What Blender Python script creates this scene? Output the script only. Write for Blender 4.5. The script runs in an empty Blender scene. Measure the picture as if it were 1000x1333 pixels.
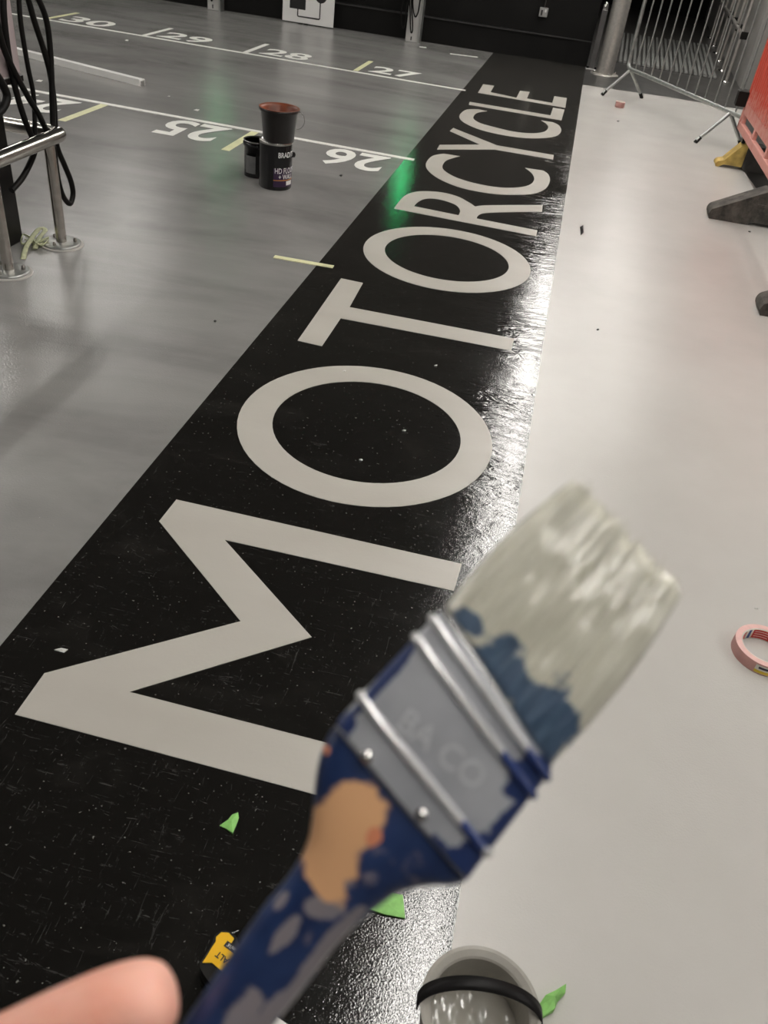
import bpy, bmesh, math, random
from mathutils import Vector, Matrix, noise as mnoise
random.seed(7)
S = bpy.context.scene
COL = S.collection
# ------------------------------------------------------------------ camera
FPX, PX0, PY0, CH = 1059.16, 500.0, 666.5, 1.5
CF = Vector((-0.10739449, 0.78696291, -0.60758193))
CR = Vector((0.96976714, 0.2176098, 0.11044304))
CU = Vector((-0.21913036, 0.57735202, 0.78654086))
CAM = Vector((0, 0, CH))
cd = bpy.data.cameras.new('camera'); co = bpy.data.objects.new('camera', cd); COL.objects.link(co)
cd.sensor_width = 36; cd.sensor_height = 36; cd.sensor_fit = 'AUTO'
cd.lens = FPX / 1333 * 36; cd.clip_start = 0.02; cd.clip_end = 100
co.matrix_world = Matrix(((CR.x, CU.x, -CF.x, 0), (CR.y, CU.y, -CF.y, 0), (CR.z, CU.z, -CF.z, CH), (0, 0, 0, 1)))
cd.dof.use_dof = True; cd.dof.focus_distance = 2.9; cd.dof.aperture_fstop = 9.5
S.camera = co
# ------------------------------------------------------------------ light and exposure
S.view_settings.view_transform = 'Standard'; S.view_settings.look = 'None'
S.view_settings.gamma = 1; S.view_settings.use_curve_mapping = False
S.view_settings.exposure = 0.0
W = bpy.data.worlds.new('world'); S.world = W; W.use_nodes = True
W.node_tree.nodes['Background'].inputs[0].default_value = (1.0, 0.97, 0.93, 1)
W.node_tree.nodes['Background'].inputs[1].default_value = 0.10
LAMP = 38.0
LAMP_ROWS = [(0.27, [0.2 + 1.62 * i for i in range(8)]), (1.25, [8.6, 10.6, 13.2, 15.2]),
             (-5.6, [1.0 + 1.9 * i for i in range(6)]), (3.6, [-0.5, 2.0, 4.5])]

def ray(x, y): return CF * FPX + CR * (x - PX0) - CU * (y - PY0)
def g(x, y, z=0.0):
    d = ray(x, y); t = (z - CH) / d.z; return CAM + d * t
def atX(x, y, X):
    d = ray(x, y); return CAM + d * (X / d.x)
def atY(x, y, Y):
    d = ray(x, y); return CAM + d * (Y / d.y)
def cp(x, y, depth): return CAM + ray(x, y) * (depth / FPX)

# ------------------------------------------------------------------ materials
def lin(c): return tuple(((v / 255) / 12.92 if v / 255 <= .04045 else ((v / 255 + .055) / 1.055) ** 2.4) for v in c)
class Mat:
    def __init__(s, name, col, rough=.5, metal=0, spec=.5):
        s.m = bpy.data.materials.new(name); s.m.use_nodes = True
        s.nt = s.m.node_tree; s.b = s.nt.nodes['Principled BSDF']
        s.b.inputs['Base Color'].default_value = (*col, 1); s.b.inputs['Roughness'].default_value = rough
        s.b.inputs['Metallic'].default_value = metal; s.b.inputs['Specular IOR Level'].default_value = spec
        s.tc = s.nt.nodes.new('ShaderNodeTexCoord'); s.col = None
    def n(s, t, **k):
        x = s.nt.nodes.new(t)
        for a, v in k.items(): setattr(x, a, v)
        return x
    def l(s, a, b): s.nt.links.new(a, b)
    def mapped(s, scale=(1, 1, 1), loc=(0, 0, 0), rot=(0, 0, 0)):
        m = s.n('ShaderNodeMapping'); m.inputs['Scale'].default_value = scale; m.inputs['Location'].default_value = loc
        m.inputs['Rotation'].default_value = rot; s.l(s.tc.outputs['Object'], m.inputs['Vector']); return m.outputs[0]
    def noise(s, scale=5, detail=3, vec=None, rough=.5, dist=0):
        x = s.n('ShaderNodeTexNoise'); x.inputs['Scale'].default_value = scale; x.inputs['Detail'].default_value = detail
        x.inputs['Roughness'].default_value = rough; x.inputs['Distortion'].default_value = dist
        s.l(vec if vec is not None else s.tc.outputs['Object'], x.inputs['Vector']); return x.outputs['Fac']
    def ramp(s, fac, a, b, lo=0.0, hi=1.0):
        r = s.n('ShaderNodeMapRange'); r.inputs['From Min'].default_value = a; r.inputs['From Max'].default_value = b
        r.inputs['To Min'].default_value = lo; r.inputs['To Max'].default_value = hi; s.l(fac, r.inputs['Value']); return r.outputs[0]
    def math(s, op, a, b=None):
        x = s.n('ShaderNodeMath', operation=op)
        for i, v in enumerate((a, b)):
            if v is None: continue
            if isinstance(v, (int, float)): x.inputs[i].default_value = v
            else: s.l(v, x.inputs[i])
        return x.outputs[0]
    def mix(s, fac, a, b):
        x = s.n('ShaderNodeMix', data_type='RGBA')
        if isinstance(fac, (int, float)): x.inputs[0].default_value = fac
        else: s.l(fac, x.inputs[0])
        for i, v in ((6, a), (7, b)):
            if isinstance(v, tuple): x.inputs[i].default_value = (*v[:3], 1)
            else: s.l(v, x.inputs[i])
        return x.outputs[2]
    def color(s, c): s.l(c, s.b.inputs['Base Color']); s.col = c
    def rough(s, r): s.l(r, s.b.inputs['Roughness'])
    def bump(s, h, strength=.2, dist=.01, chain=None):
        b = s.n('ShaderNodeBump'); b.inputs['Strength'].default_value = strength; b.inputs['Distance'].default_value = dist
        s.l(h, b.inputs['Height'])
        if chain is not None: s.l(chain, b.inputs['Normal'])
        s.l(b.outputs[0], s.b.inputs['Normal']); return b.outputs[0]

def plain(name, col, rough=.5, metal=0, var=.12, scale=12, bump=0, bscale=60, bdist=.002):
    m = Mat(name, col, rough, metal)
    f = m.noise(scale, 4)
    m.color(m.mix(m.ramp(f, .3, .7), tuple(c * (1 - var) for c in col), tuple(min(1, c * (1 + var)) for c in col)))
    if bump: m.bump(m.noise(bscale, 3), bump, bdist)
    return m.m

def M_floor_grey():
    m = Mat('grey_resin', (.22, .215, .205), .25)
    a = m.noise(1.1, 5, m.mapped((.5, 1.6, 1)), .6, .6); b = m.noise(7, 4)
    c = m.mix(m.ramp(a, .35, .68), (.195, .190, .182), (.300, .293, .283))
    c = m.mix(m.ramp(b, .45, .7, 0, .25), c, (.30, .29, .275))
    sp = m.ramp(m.noise(95, 2), .74, .78, 0, .5); c = m.mix(sp, c, (.5, .49, .46))
    m.color(c); m.b.inputs['Roughness'].default_value = .23
    n1 = m.bump(m.noise(150, 2), .5, .0016); m.bump(m.noise(38, 2), .10, .004, n1); return m.m
def M_black():
    m = Mat('black_floor_paint', (.012, .011, .010), .2)
    st = m.noise(4, 7, m.mapped((.8, 1.5, 1), rot=(0, 0, .2)), .72, .8)
    c = m.mix(m.ramp(st, .52, .80, 0, .55), (.0085, .0078, .0068), (.038, .035, .031))
    scr = m.noise(34, 4, m.mapped((.3, 2.2, 1), rot=(0, 0, .8)), .75, 2.2)
    c = m.mix(m.ramp(scr, .585, .70, 0, .30), c, (.13, .125, .12))
    sc2 = m.noise(40, 4, m.mapped((2.0, .25, 1), rot=(0, 0, .3)), .75, 2.5)
    c = m.mix(m.ramp(sc2, .60, .72, 0, .26), c, (.15, .145, .14))
    sp = m.ramp(m.noise(120, 1), .745, .77, 0, .5); c = m.mix(sp, c, (.30, .29, .27))
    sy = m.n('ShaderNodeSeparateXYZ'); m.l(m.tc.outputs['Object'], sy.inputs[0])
    far_grey = m.math('MULTIPLY', m.ramp(sy.outputs[1], 2.2, 7.5), m.ramp(m.noise(6, 6, m.mapped((.7, 1.6, 1)), .7, .4), .25, .7, .45, 1))  # mottled grey, stronger towards the far end of the strip
    c = m.mix(far_grey, c, (.052, .049, .044))
    m.color(c); m.b.inputs['Roughness'].default_value = .075; m.b.inputs['Specular IOR Level'].default_value = .85
    n1 = m.bump(m.noise(280, 2), .27, .0010)
    # wrinkles in the thick coat along the right-hand side of the strip
    w = m.noise(14, 3, m.mapped((.45, 1.6, 1), rot=(0, 0, .5)), .6, 1.2)
    sx = m.n('ShaderNodeSeparateXYZ'); m.l(m.tc.outputs['Object'], sx.inputs[0])
    msk = m.math('MULTIPLY', m.ramp(sx.outputs[0], -.28, -.05), m.math('MULTIPLY', m.ramp(sx.outputs[1], 1.6, 2.3), m.ramp(m.noise(1.4, 2), .35, .6)))
    n2 = m.bump(m.math('MULTIPLY', w, msk), .55, .010, n1)
    m.bump(m.noise(26, 2), .05, .004, n2); return m.m
def M_walk():
    m = Mat('light_grey_floor_paint', (.56, .535, .50), .32)
    a = m.noise(1.3, 4, None, .6); c = m.mix(m.ramp(a, .3, .7), (.53, .508, .475), (.60, .578, .545))
    m.color(c); m.b.inputs['Roughness'].default_value = .27
    n1 = m.bump(m.noise(220, 2), .34, .0015); m.bump(m.noise(30, 3), .12, .004, n1); return m.m
def M_letter():
    m = Mat('letter_paint', (.40, .375, .335), .38)
    a = m.noise(2.2, 4, m.mapped((.7, 2, 1))); m.color(m.mix(m.ramp(a, .35, .7), (.48, .452, .405), (.535, .508, .46)))
    m.bump(m.noise(120, 3), .12, .002); return m.m
def M_emit(name, col, st):
    m = Mat(name, col, .4); m.b.inputs['Emission Color'].default_value = (*col, 1); m.b.inputs['Emission Strength'].default_value = st; return m.m

MT = dict(
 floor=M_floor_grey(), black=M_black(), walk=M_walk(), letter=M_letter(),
 dark=plain('dark_floor_paint', (.045, .043, .04), .34, 0, .5, 5, .15, 60),
 line=plain('white_line_paint', (.86, .85, .80), .5, 0, .04, 20), tick=plain('yellow_tape', (.76, .75, .46), .5, 0, .1, 9),
 wall=plain('black_wall_paint', (.008, .0076, .0072), .65, 0, .2, 3), wall_trim=plain('black_ledge', (.035, .034, .033), .35, 0, .2, 8),
 pier=plain('grey_wall_paint', (.26, .25, .235), .6, 0, .08, 4), ceil=plain('ceiling_paint', (.06, .06, .06), .8),
 void=plain('dark_corridor_wall', (.006, .006, .006), .9),
 steel=plain('brushed_stainless', (.60, .57, .53), .30, .75, .1, 40), steel_dull=plain('galvanised_steel', (.42, .425, .41), .42, .85, .15, 30),
 steel_m=plain('polished_stainless', (.55, .52, .48), .2, 1, .1, 40), chrome=plain('polished_steel', (.7, .69, .67), .12, 1, .05, 20),
 blk_plastic=plain('black_plastic', (.012, .011, .010), .35, 0, .2, 15), blk_rubber=plain('black_rubber', (.045, .042, .038), .75, 0, .45, 7, .4, 30, .004),
 cable=plain('cable_rubber', (.006, .0056, .005), .5, 0, .2, 30),
 white=plain('white_board', (.80, .79, .77), .4, 0, .03, 4), print=plain('black_print', (.012, .011, .011), .5, 0, .1, 9),
 ev_grey=plain('charger_grey', (.55, .54, .52), .4, 0, .05, 8), ev_pink=plain('charger_side_panel', (.36, .30, .30), .35, 0, .05, 6), ev_dark=plain('charger_front_glass', (.10, .095, .095), .2, 0, .1, 6),
 trunk=plain('white_pvc', (.86, .85, .82), .35, 0, .04, 8),
 lid=plain('tin_rim_steel', (.5, .49, .47), .25, 1, .1, 20), tin=plain('tin_black', (.005, .005, .006), .22, 0, .2, 8),
 kettle=plain('dark_brown_plastic', (.008, .0045, .004), .3, 0, .2, 9), kettle_in=plain('red_brown_paint', (.20, .048, .018), .45, 0, .5, 9),
 purple=plain('purple_label', (.030, .012, .045), .4), orange_line=plain('orange_label_line', (.6, .25, .05), .4), wtext=plain('white_print', (.8, .8, .8), .4, 0, .03),
 grey_label=plain('grey_label', (.17, .17, .17), .5, 0, .15, 30),
 green_tape=plain('green_masking_tape', (.28, .62, .16), .55, 0, .12, 60, .2, 90), pinktape=plain('pink_masking_tape', (.62, .33, .30), .6, 0, .06, 40), pinktop=plain('pink_tape_edge', (.80, .50, .46), .6, 0, .06, 60),
 red=plain('core_red', (.50, .03, .03), .5), blue_print=plain('core_blue', (.03, .07, .25), .5), cream=plain('core_card', (.70, .66, .58), .6), yel=plain('yellow_print', (.70, .50, .04), .5),
 tm_yellow=plain('yellow_case', (.92, .52, .006), .35, 0, .04, 20), tm_black=plain('black_case_rubber', (.014, .013, .012), .55, 0, .2, 30),
 pot=plain('paint_coated_plastic', (.36, .34, .30), .42, 0, .10, 18, .25, 35, .003), pot_strap=plain('black_strap', (.012, .011, .011), .4, 0, .2, 20),
 paper=plain('white_paper', (.78, .75, .72), .7, 0, .04, 8), fleck=plain('pale_paint_fleck', (.7, .69, .66), .6),
 bolt=plain('bolt_steel', (.35, .33, .30), .3, 1, .2, 50), strap=plain('yellow_green_strap', (.50, .52, .33), .7, 0, .2, 60), base_white=plain('pale_grout', (.48, .46, .43), .7, 0, .1, 20),
 lampbody=plain('lamp_housing', (.6, .6, .6), .5), lamp=M_emit('lamp_diffuser', (1.0, .965, .91), LAMP), led=M_emit('green_status_light', (.0, 1.0, .30), 55),
 socket=plain('grey_metal_socket', (.45, .45, .44), .3, .6, .1, 30), foot_yellow=plain('dusty_yellow_plastic', (.42, .29, .075), .7, 0, .45, 12),
)
def M_pot_paint():
    m = Mat('wet_grey_paint', (.36, .34, .295), .12); m.bump(m.noise(34, 2), .35, .004); return m.m
MT['wet'] = M_pot_paint()
for k in ('cable', 'blk_plastic', 'tm_black', 'pot_strap', 'wall', 'void'): MT[k].node_tree.nodes['Principled BSDF'].inputs['Specular IOR Level'].default_value = .15
def M_orange():
    m = Mat('dusty_orange_plastic', (.62, .055, .02), .5)
    sx = m.n('ShaderNodeSeparateXYZ'); m.l(m.tc.outputs['Object'], sx.inputs[0])
    d = m.math('ADD', m.ramp(sx.outputs[2], .62, .34, 0, 1), m.math('MULTIPLY', m.math('SUBTRACT', m.noise(14, 5, None, .7), .5), 2.2))
    m.color(m.mix(m.ramp(d, .2, .95, .06, .75), (.52, .048, .022), (.64, .34, .29))); m.bump(m.noise(40, 3), .15, .003); return m.m
MT['orange'] = M_orange()
def M_rubberdust():
    m = Mat('dusty_recycled_rubber', (.06, .055, .05), .8)
    geo = m.n('ShaderNodeNewGeometry'); sx = m.n('ShaderNodeSeparateXYZ'); m.l(m.tc.outputs['Object'], sx.inputs[0])
    m.color(m.mix(m.ramp(m.noise(9, 5, None, .7), .4, .75), (.035, .032, .028), (.15, .135, .115))); m.bump(m.noise(45, 4), .5, .004); return m.m
MT['rubberdust'] = M_rubberdust()
def M_skin():
    m = Mat('skin', (.60, .27, .19), .5); m.b.inputs['Subsurface Weight'].default_value = .2
    m.b.inputs['Subsurface Radius'].default_value = (.02, .008, .004); m.b.inputs['Subsurface Scale'].default_value = .3
    m.color(m.mix(m.ramp(m.noise(60, 3), .3, .7), (.82, .38, .28), (.87, .47, .37))); m.bump(m.noise(500, 3), .2, .001); return m.m
MT['skin'] = M_skin(); MT['nail'] = plain('nail', (.66, .38, .32), .3)

# ------------------------------------------------------------------ mesh helpers
class MB:
    def __init__(s): s.v = []; s.f = []; s.sm = []; s.M = None
    def add(s, vs, fs, smooth=False):
        o = len(s.v)
        s.v += [tuple(s.M @ Vector(v)) if s.M else tuple(v) for v in vs]
        s.f += [tuple(i + o for i in f) for f in fs]; s.sm += [smooth] * len(fs); return s
    def box(s, a, b):
        (x0, y0, z0), (x1, y1, z1) = a, b
        return s.add([(x0, y0, z0), (x1, y0, z0), (x1, y1, z0), (x0, y1, z0), (x0, y0, z1), (x1, y0, z1), (x1, y1, z1), (x0, y1, z1)],
                     [(0, 3, 2, 1), (4, 5, 6, 7), (0, 1, 5, 4), (1, 2, 6, 5), (2, 3, 7, 6), (3, 0, 4, 7)])
    def tube(s, pts, r, n=10, caps=True, flat=None):
        pts = [Vector(p) for p in pts]; vs = []; fs = []; up = Vector((0, 0, 1)); N = len(pts); last = None
        for i, p in enumerate(pts):
            t = (pts[min(i + 1, N - 1)] - pts[max(i - 1, 0)]).normalized()
            if last is None:
                a = t.cross(up if abs(t.z) < .9 else Vector((1, 0, 0))).normalized()
            else: a = (last - t * last.dot(t)).normalized()
            b = t.cross(a); last = a; rr = r[i] if isinstance(r, (list, tuple)) else r
            for k in range(n):
                th = 2 * math.pi * k / n; vs.append(p + a * (rr * math.cos(th)) + b * (rr * math.sin(th) * (flat or 1)))
        for i in range(N - 1):
            for k in range(n): fs.append((i * n + k, i * n + (k + 1) % n, (i + 1) * n + (k + 1) % n, (i + 1) * n + k))
        s.add(vs, fs, True)
        if caps: s.add(vs[:n], [tuple(range(n))[::-1]]); s.add(vs[-n:], [tuple(range(n))])
        return s
    def lathe(s, prof, c=(0, 0, 0), n=32, sm=True, cap=True):
        vs = []; fs = []
        for r, z in prof:
            for k in range(n):
                th = 2 * math.pi * k / n; vs.append((c[0] + r * math.cos(th), c[1] + r * math.sin(th), c[2] + z))
        for i in range(len(prof) - 1):
            for k in range(n): fs.append((i * n + k, i * n + (k + 1) % n, (i + 1) * n + (k + 1) % n, (i + 1) * n + k))
        s.add(vs, fs, sm)
        if not cap: return s
        if prof[0][0] > 1e-5: s.add(vs[:n], [tuple(range(n))[::-1]])
        if prof[-1][0] > 1e-5: s.add(vs[-n:], [tuple(range(n))])
        return s
    def flat(s, loops, z0, z1):
        """polygon (outer loop + holes) between heights z0 and z1"""
        bm = bmesh.new(); es = []
        for lp in loops:
            vv = [bm.verts.new((p[0], p[1], z1)) for p in lp]
            es += [bm.edges.new((vv[i], vv[(i + 1) % len(vv)])) for i in range(len(vv))]
        bmesh.ops.triangle_fill(bm, use_beauty=True, use_dissolve=False, edges=es)
        bmesh.ops.recalc_face_normals(bm, faces=bm.faces)
        if bm.faces and sum(f.normal.z * f.calc_area() for f in bm.faces) < 0: bmesh.ops.reverse_faces(bm, faces=bm.faces)
        bm.verts.index_update(); s.add([v.co.copy() for v in bm.verts], [tuple(v.index for v in f.verts) for f in bm.faces]); bm.free()
        for lp in loops:
            n = len(lp); ar = sum(lp[i][0] * lp[(i + 1) % n][1] - lp[(i + 1) % n][0] * lp[i][1] for i in range(n))
            L = lp if (ar > 0) == (lp is loops[0]) else lp[::-1]
            s.add([(p[0], p[1], z1) for p in L] + [(p[0], p[1], z0) for p in L], [(i, i + n, (i + 1) % n + n, (i + 1) % n) for i in range(n)])
        return s
    def build(s, name, mat, parent=None, bevel=0, seg=2, origin=None):
        me = bpy.data.meshes.new(name)
        off = Vector((0, 0, 0))
        if parent is not None:
            q = parent
            while q is not None: off += q.location; q = q.parent
        elif origin is not None: off = Vector(origin)
        vs = s.v if getattr(s, 'local', False) else [tuple(Vector(v) - off) for v in s.v]
        me.from_pydata(vs, [], s.f); me.polygons.foreach_set('use_smooth', s.sm); me.update()
        me.materials.append(MT[mat] if isinstance(mat, str) else mat)
        o = bpy.data.objects.new(name, me); COL.objects.link(o)
        if parent is not None: o.parent = parent
        elif origin is not None: o.location = origin
        if bevel:
            b = o.modifiers.new('bevel', 'BEVEL'); b.width = bevel; b.segments = seg; b.limit_method = 'ANGLE'; b.angle_limit = .6
        return o
def tag(o, label, cat=None, group=None):
    o['label'] = label
    if cat: o['category'] = cat
    if group: o['group'] = group
    return o
def thing(name, label, cat, loc, group=None):
    o = bpy.data.objects.new(name, None); COL.objects.link(o); o.location = loc; o.empty_display_size = .05
    return tag(o, label, cat, group)
def struct(o): o['kind'] = 'structure'; return o
def copy_tree(o, parent=None):
    c = o.copy(); COL.objects.link(c); c.parent = parent
    for ch in list(o.children): copy_tree(ch, c)
    return c
def crom(P, n=5, closed=False):
    P = [Vector(p) for p in P]; out = []; N = len(P)
    for i in range(N if closed else N - 1):
        if closed: a, b, c, d = P[i - 1], P[i], P[(i + 1) % N], P[(i + 2) % N]
        else: a, b, c, d = P[max(i - 1, 0)], P[i], P[i + 1], P[min(i + 2, N - 1)]
        for k in range(n):
            t = k / n; out.append(.5 * ((2 * b) + (c - a) * t + (2 * a - 5 * b + 4 * c - d) * t * t + (3 * b - a - 3 * c + d) * t ** 3))
    if not closed: out.append(P[-1])
    return out
def smooth_poly(P, corners, n=4):
    """closed outline: straight corners kept at the given indices, spline between them"""
    N = len(P); cs = sorted(corners); out = []
    for j, c in enumerate(cs):
        e = cs[(j + 1) % len(cs)]; seg = [P[(c + k) % N] for k in range(((e - c) % N or N) + 1)]
        out += [tuple(v) for v in crom(seg, n)[:-1]] if len(seg) > 2 else [seg[0]]
    return out
def text_geo(s, bold=0.0):
    cu = bpy.data.curves.new('t', 'FONT'); cu.body = s; cu.offset = bold; cu.resolution_u = 4
    o = bpy.data.objects.new('t', cu); COL.objects.link(o)
    me = bpy.data.meshes.new_from_object(o.evaluated_get(bpy.context.evaluated_depsgraph_get()))
    vs = [tuple(v.co) for v in me.vertices]; fs = [tuple(p.vertices) for p in me.polygons]
    COL.objects.unlink(o); bpy.data.objects.remove(o); bpy.data.curves.remove(cu); bpy.data.meshes.remove(me)
    x0 = min(v[0] for v in vs); x1 = max(v[0] for v in vs); y0 = min(v[1] for v in vs); y1 = max(v[1] for v in vs)
    return [((v[0] - x0) / (x1 - x0), (v[1] - y0) / (y1 - y0)) for v in vs], fs, (x1 - x0) / (y1 - y0)

# ================================================================== structure
floor = struct(MB().box((-12, -3, -.1), (6, 21, 0)).build('floor', 'floor'))
XL, XR = -1.0, 0.13
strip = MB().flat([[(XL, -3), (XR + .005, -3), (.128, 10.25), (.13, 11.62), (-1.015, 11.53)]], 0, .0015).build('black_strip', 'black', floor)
strip['label'] = 'long black painted strip carrying the letters of a word'
wk = MB().flat([[(XR + .005, -3), (2.2, -3), (1.62, 5.2), (1.49, 7.6), (1.88, 10.30), (1.11, 10.33), (.128, 10.22)]], 0, .0015).build('light_walkway', 'walk', floor)
wk['label'] = 'pale grey painted walkway beside the black strip'
dk = MB().flat([[(.13, 10.22), (1.11, 10.33), (1.88, 10.30), (1.49, 7.6), (1.62, 5.2), (2.2, -3), (6, -3), (6, 21), (.13, 21)]], 0, .001).build('dark_floor_area', 'dark', floor)
dk['label'] = 'dark grey painted floor around the barrier and corridor'
# letters of the word, traced from the photograph down to the floor
def gp(P): return [tuple(g(x, y).xy) for x, y in P]
def ell(P, n=64):
    """axis-aligned ellipse through floor points (least squares)"""
    Q = gp(P); import numpy as np
    A = np.array([[x * x, y * y, x, y] for x, y in Q]); k = np.linalg.lstsq(A, np.ones(len(Q)), rcond=None)[0]
    cx, cy = -k[2] / (2 * k[0]), -k[3] / (2 * k[1]); q = 1 + k[0] * cx * cx + k[1] * cy * cy
    a, b = math.sqrt(q / k[0]), math.sqrt(q / k[1])
    return [(cx + a * math.cos(2 * math.pi * i / n), cy + b * math.sin(2 * math.pi * i / n)) for i in range(n)]
O1o = [(307.4, 552.5), (327, 515.5), (382.5, 485), (456.5, 476), (526.8, 487.8), (597, 517.4), (634, 556), (639.7, 585.8), (615.6, 626.5), (567.5, 654), (504.6, 663), (438, 654), (364, 626.5), (323, 589.5)]
O1i = [(354, 554.4), (367.7, 526.6), (401, 504.4), (452.8, 497), (512, 504.4), (571, 530), (595, 558), (598.2, 578.4), (582, 608), (549, 624.6), (501, 631), (449, 624.6), (393.6, 602.5), (364, 578.4)]
O2o = [(473.3, 324), (485.5, 308.5), (517, 296), (552, 294.5), (594, 299.8), (643, 315.5), (678, 336.5), (690, 354), (681.5, 371.5), (653.5, 381), (615, 382.7), (566, 376.8), (517, 361), (485.5, 341.8)]
O2i = [(501, 326), (510, 313.8), (534.5, 305.7), (566, 305.7), (608, 313.8), (643, 327.8), (661, 345), (658.8, 357.5), (636, 366), (601, 368), (559, 361.7), (524, 347), (506.5, 334.8)]
Mw = gp([(19.8, 931), (58, 877.4), (313.3, 809.6), (207.2, 679.4), (229.7, 651.2), (601, 735), (590.6, 770), (292.6, 703.6), (405.7, 830.3), (168.5, 901.6)])
a, b = Mw[9], gp([(414, 965)])[0]; e1 = (0.0, a[1] + (b[1] - a[1]) * (0 - a[0]) / (b[0] - a[0]))
a, b = Mw[0], gp([(410, 1035)])[0]; e2 = (0.0, a[1] + (b[1] - a[1]) * (0 - a[0]) / (b[0] - a[0]))
Mw += [e1, e2]
T = [(387.5, 444), (444, 363), (472.5, 369), (455, 400.5), (669.6, 441.5), (665, 457), (443.5, 415), (419, 451.3)]
Ro = [(513, 272), (518.8, 263.8), (527.5, 255), (540, 250.5), (555, 249.5), (575, 251), (595, 256), (610, 263.8), (618.8, 269.5), (630, 268), (665, 267.5), (706.5, 267.5), (705.5, 276), (652.5, 276.8), (630, 278), (622.5, 281), (620.5, 285), (699.5, 300.5), (698, 308)]
Ri = [(538.8, 269), (543.8, 263.8), (552.5, 259.5), (565, 259), (580, 262), (593.8, 267.5), (599, 274.5), (597, 280.8)]
C1 = [(599, 203.8), (577.5, 200.5), (562.5, 203.8), (554.5, 213.8), (558.8, 223.8), (575, 235), (602.5, 245.5), (640, 252.5), (670, 254), (695, 252.5), (710, 246), (715.8, 236), (713.8, 227.5), (707, 222.5), (683.8, 219), (692.5, 226), (695.5, 233.8), (690, 240.8), (675, 244.5), (650, 244.5), (620, 239.5), (595, 232), (580, 223.8), (576, 217.5), (580, 210), (590, 206)]
Y = [(585.6, 171), (590, 167), (647, 189.7), (721, 202.3), (720, 208), (644, 195), (569, 195), (572.4, 189), (625, 188.6)]
C2 = [(634.4, 145), (622, 142.6), (608, 143), (600, 148), (598.4, 154), (606, 161), (626, 169.4), (656, 176.4), (684, 180), (708, 180), (724, 177.4), (730.6, 171), (728, 164), (720, 159.6), (704.4, 157), (712, 162), (713.6, 167), (708, 172), (692, 174), (668, 171.6), (644, 166), (626, 161), (617, 155.6), (617, 151), (622, 147)]
Lp = [(611.6, 133), (610.4, 136.6), (731, 157), (735, 143), (720, 140.6), (716.6, 150.6)]
Ep = [(622.4, 121), (629, 110), (643.4, 112), (638.6, 120.4), (672.4, 127.6), (677, 118.6), (689.6, 120), (686, 128.6), (719, 134.4), (721.6, 125.6), (738, 128), (736, 140.6)]
LET = [('M', [Mw]), ('O before the T', [ell(O1o), ell(O1i)]), ('T', [gp(T)]), ('O after the T', [ell(O2o), ell(O2i)]),
       ('R', [smooth_poly(gp(Ro), [0, 8, 11, 12, 16, 17, 18]), smooth_poly(gp(Ri), [0, 7])]), ('C before the Y', [smooth_poly(gp(C1), [0, 1, 13, 14])]),
       ('Y', [gp(Y)]), ('C after the Y', [smooth_poly(gp(C2), [0, 1, 13, 14])]), ('L', [gp(Lp)]), ('E', [gp(Ep)])]
for nm, loops in LET:
    o = MB().flat(loops, .0012, .003).build('letter', 'letter', strip)
    o['label'] = 'warm grey painted capital letter ' + nm
def quad(x0, y0, x1, y1, name, mat, label, z=.002, poly=None):
    o = MB().flat([poly or [(x0, y0), (x1, y0), (x1, y1), (x0, y1)]], 0, z).build(name, mat, floor); o['label'] = label; return o
def lineq(a, b, w, **k):
    a = Vector(a); b = Vector(b); d = (b - a).normalized(); n = Vector((-d.y, d.x)) * w / 2
    return [tuple(a - n), tuple(b - n), tuple(b + n), tuple(a + n)]
quad(0, 0, 0, 0, 'bay_line', 'line', 'white bay line below numbers 27 to 30', .0035, lineq((-7.2, 8.86), g(606, 118).xy, .045))
quad(0, 0, 0, 0, 'bay_line', 'line', 'white bay line above numbers 24 to 26', .0035, lineq((-5.2, 6.02), g(539, 208.5).xy, .05))
for i, x in enumerate((-2.11, -3.265, -4.36, -5.46)):
    quad(x - .025, 8.86, x + .025, 9.53, 'bay_tick', 'tick' if i in (0, 3) else 'line', ('pale yellow' if i in (0, 3) else 'white') + ' divider tick beside number %d' % (27 + i))
for x, nn in ((-2.115, 26), (-3.278, 25)): quad(x - .028, 5.37, x + .028, 6.0, 'bay_tick', 'tick', 'pale yellow divider tick between numbers %d and %d' % (nn - 1, nn))
quad(0, 0, 0, 0, 'bay_tick', 'tick', 'short pale yellow tape tick touching the black strip', .0035, lineq(g(357, 334.5).xy, g(434, 348).xy, .035))
quad(0, 0, 0, 0, 'bay_mark', 'line', 'faint short white mark near the wall corner', .002, lineq(g(586, 70).xy, g(622, 74.5).xy, .05))
quad(0, 0, 0, 0, 'bay_mark', 'line', 'faint short white mark before the charging post', .002, lineq(g(546, 61).xy, g(555, 62).xy, .06))
for num, x0, x1, y0, y1, flip in ((27, -2.0, -1.51, 8.92, 9.30, 0), (28, -3.15, -2.66, 8.92, 9.30, 0), (29, -4.26, -3.75, 8.92, 9.30, 0), (30, -5.36, -4.83, 8.92, 9.30, 0),
                                  (26, -1.53, -1.10, 5.47, 5.90, 1), (25, -2.70, -2.27, 5.47, 5.92, 1), (24, -3.85, -3.42, 5.47, 5.90, 1)):
    vs, fs, asp = text_geo(str(num), .022)
    mb = MB(); mb.add([((x1 - u * (x1 - x0), y1 - v * (y1 - y0), .003) if flip else (x0 + u * (x1 - x0), y0 + v * (y1 - y0), .003)) for u, v in vs], fs)
    o = mb.build('bay_number', 'line', floor); o['label'] = 'white painted bay number %d' % num
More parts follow.
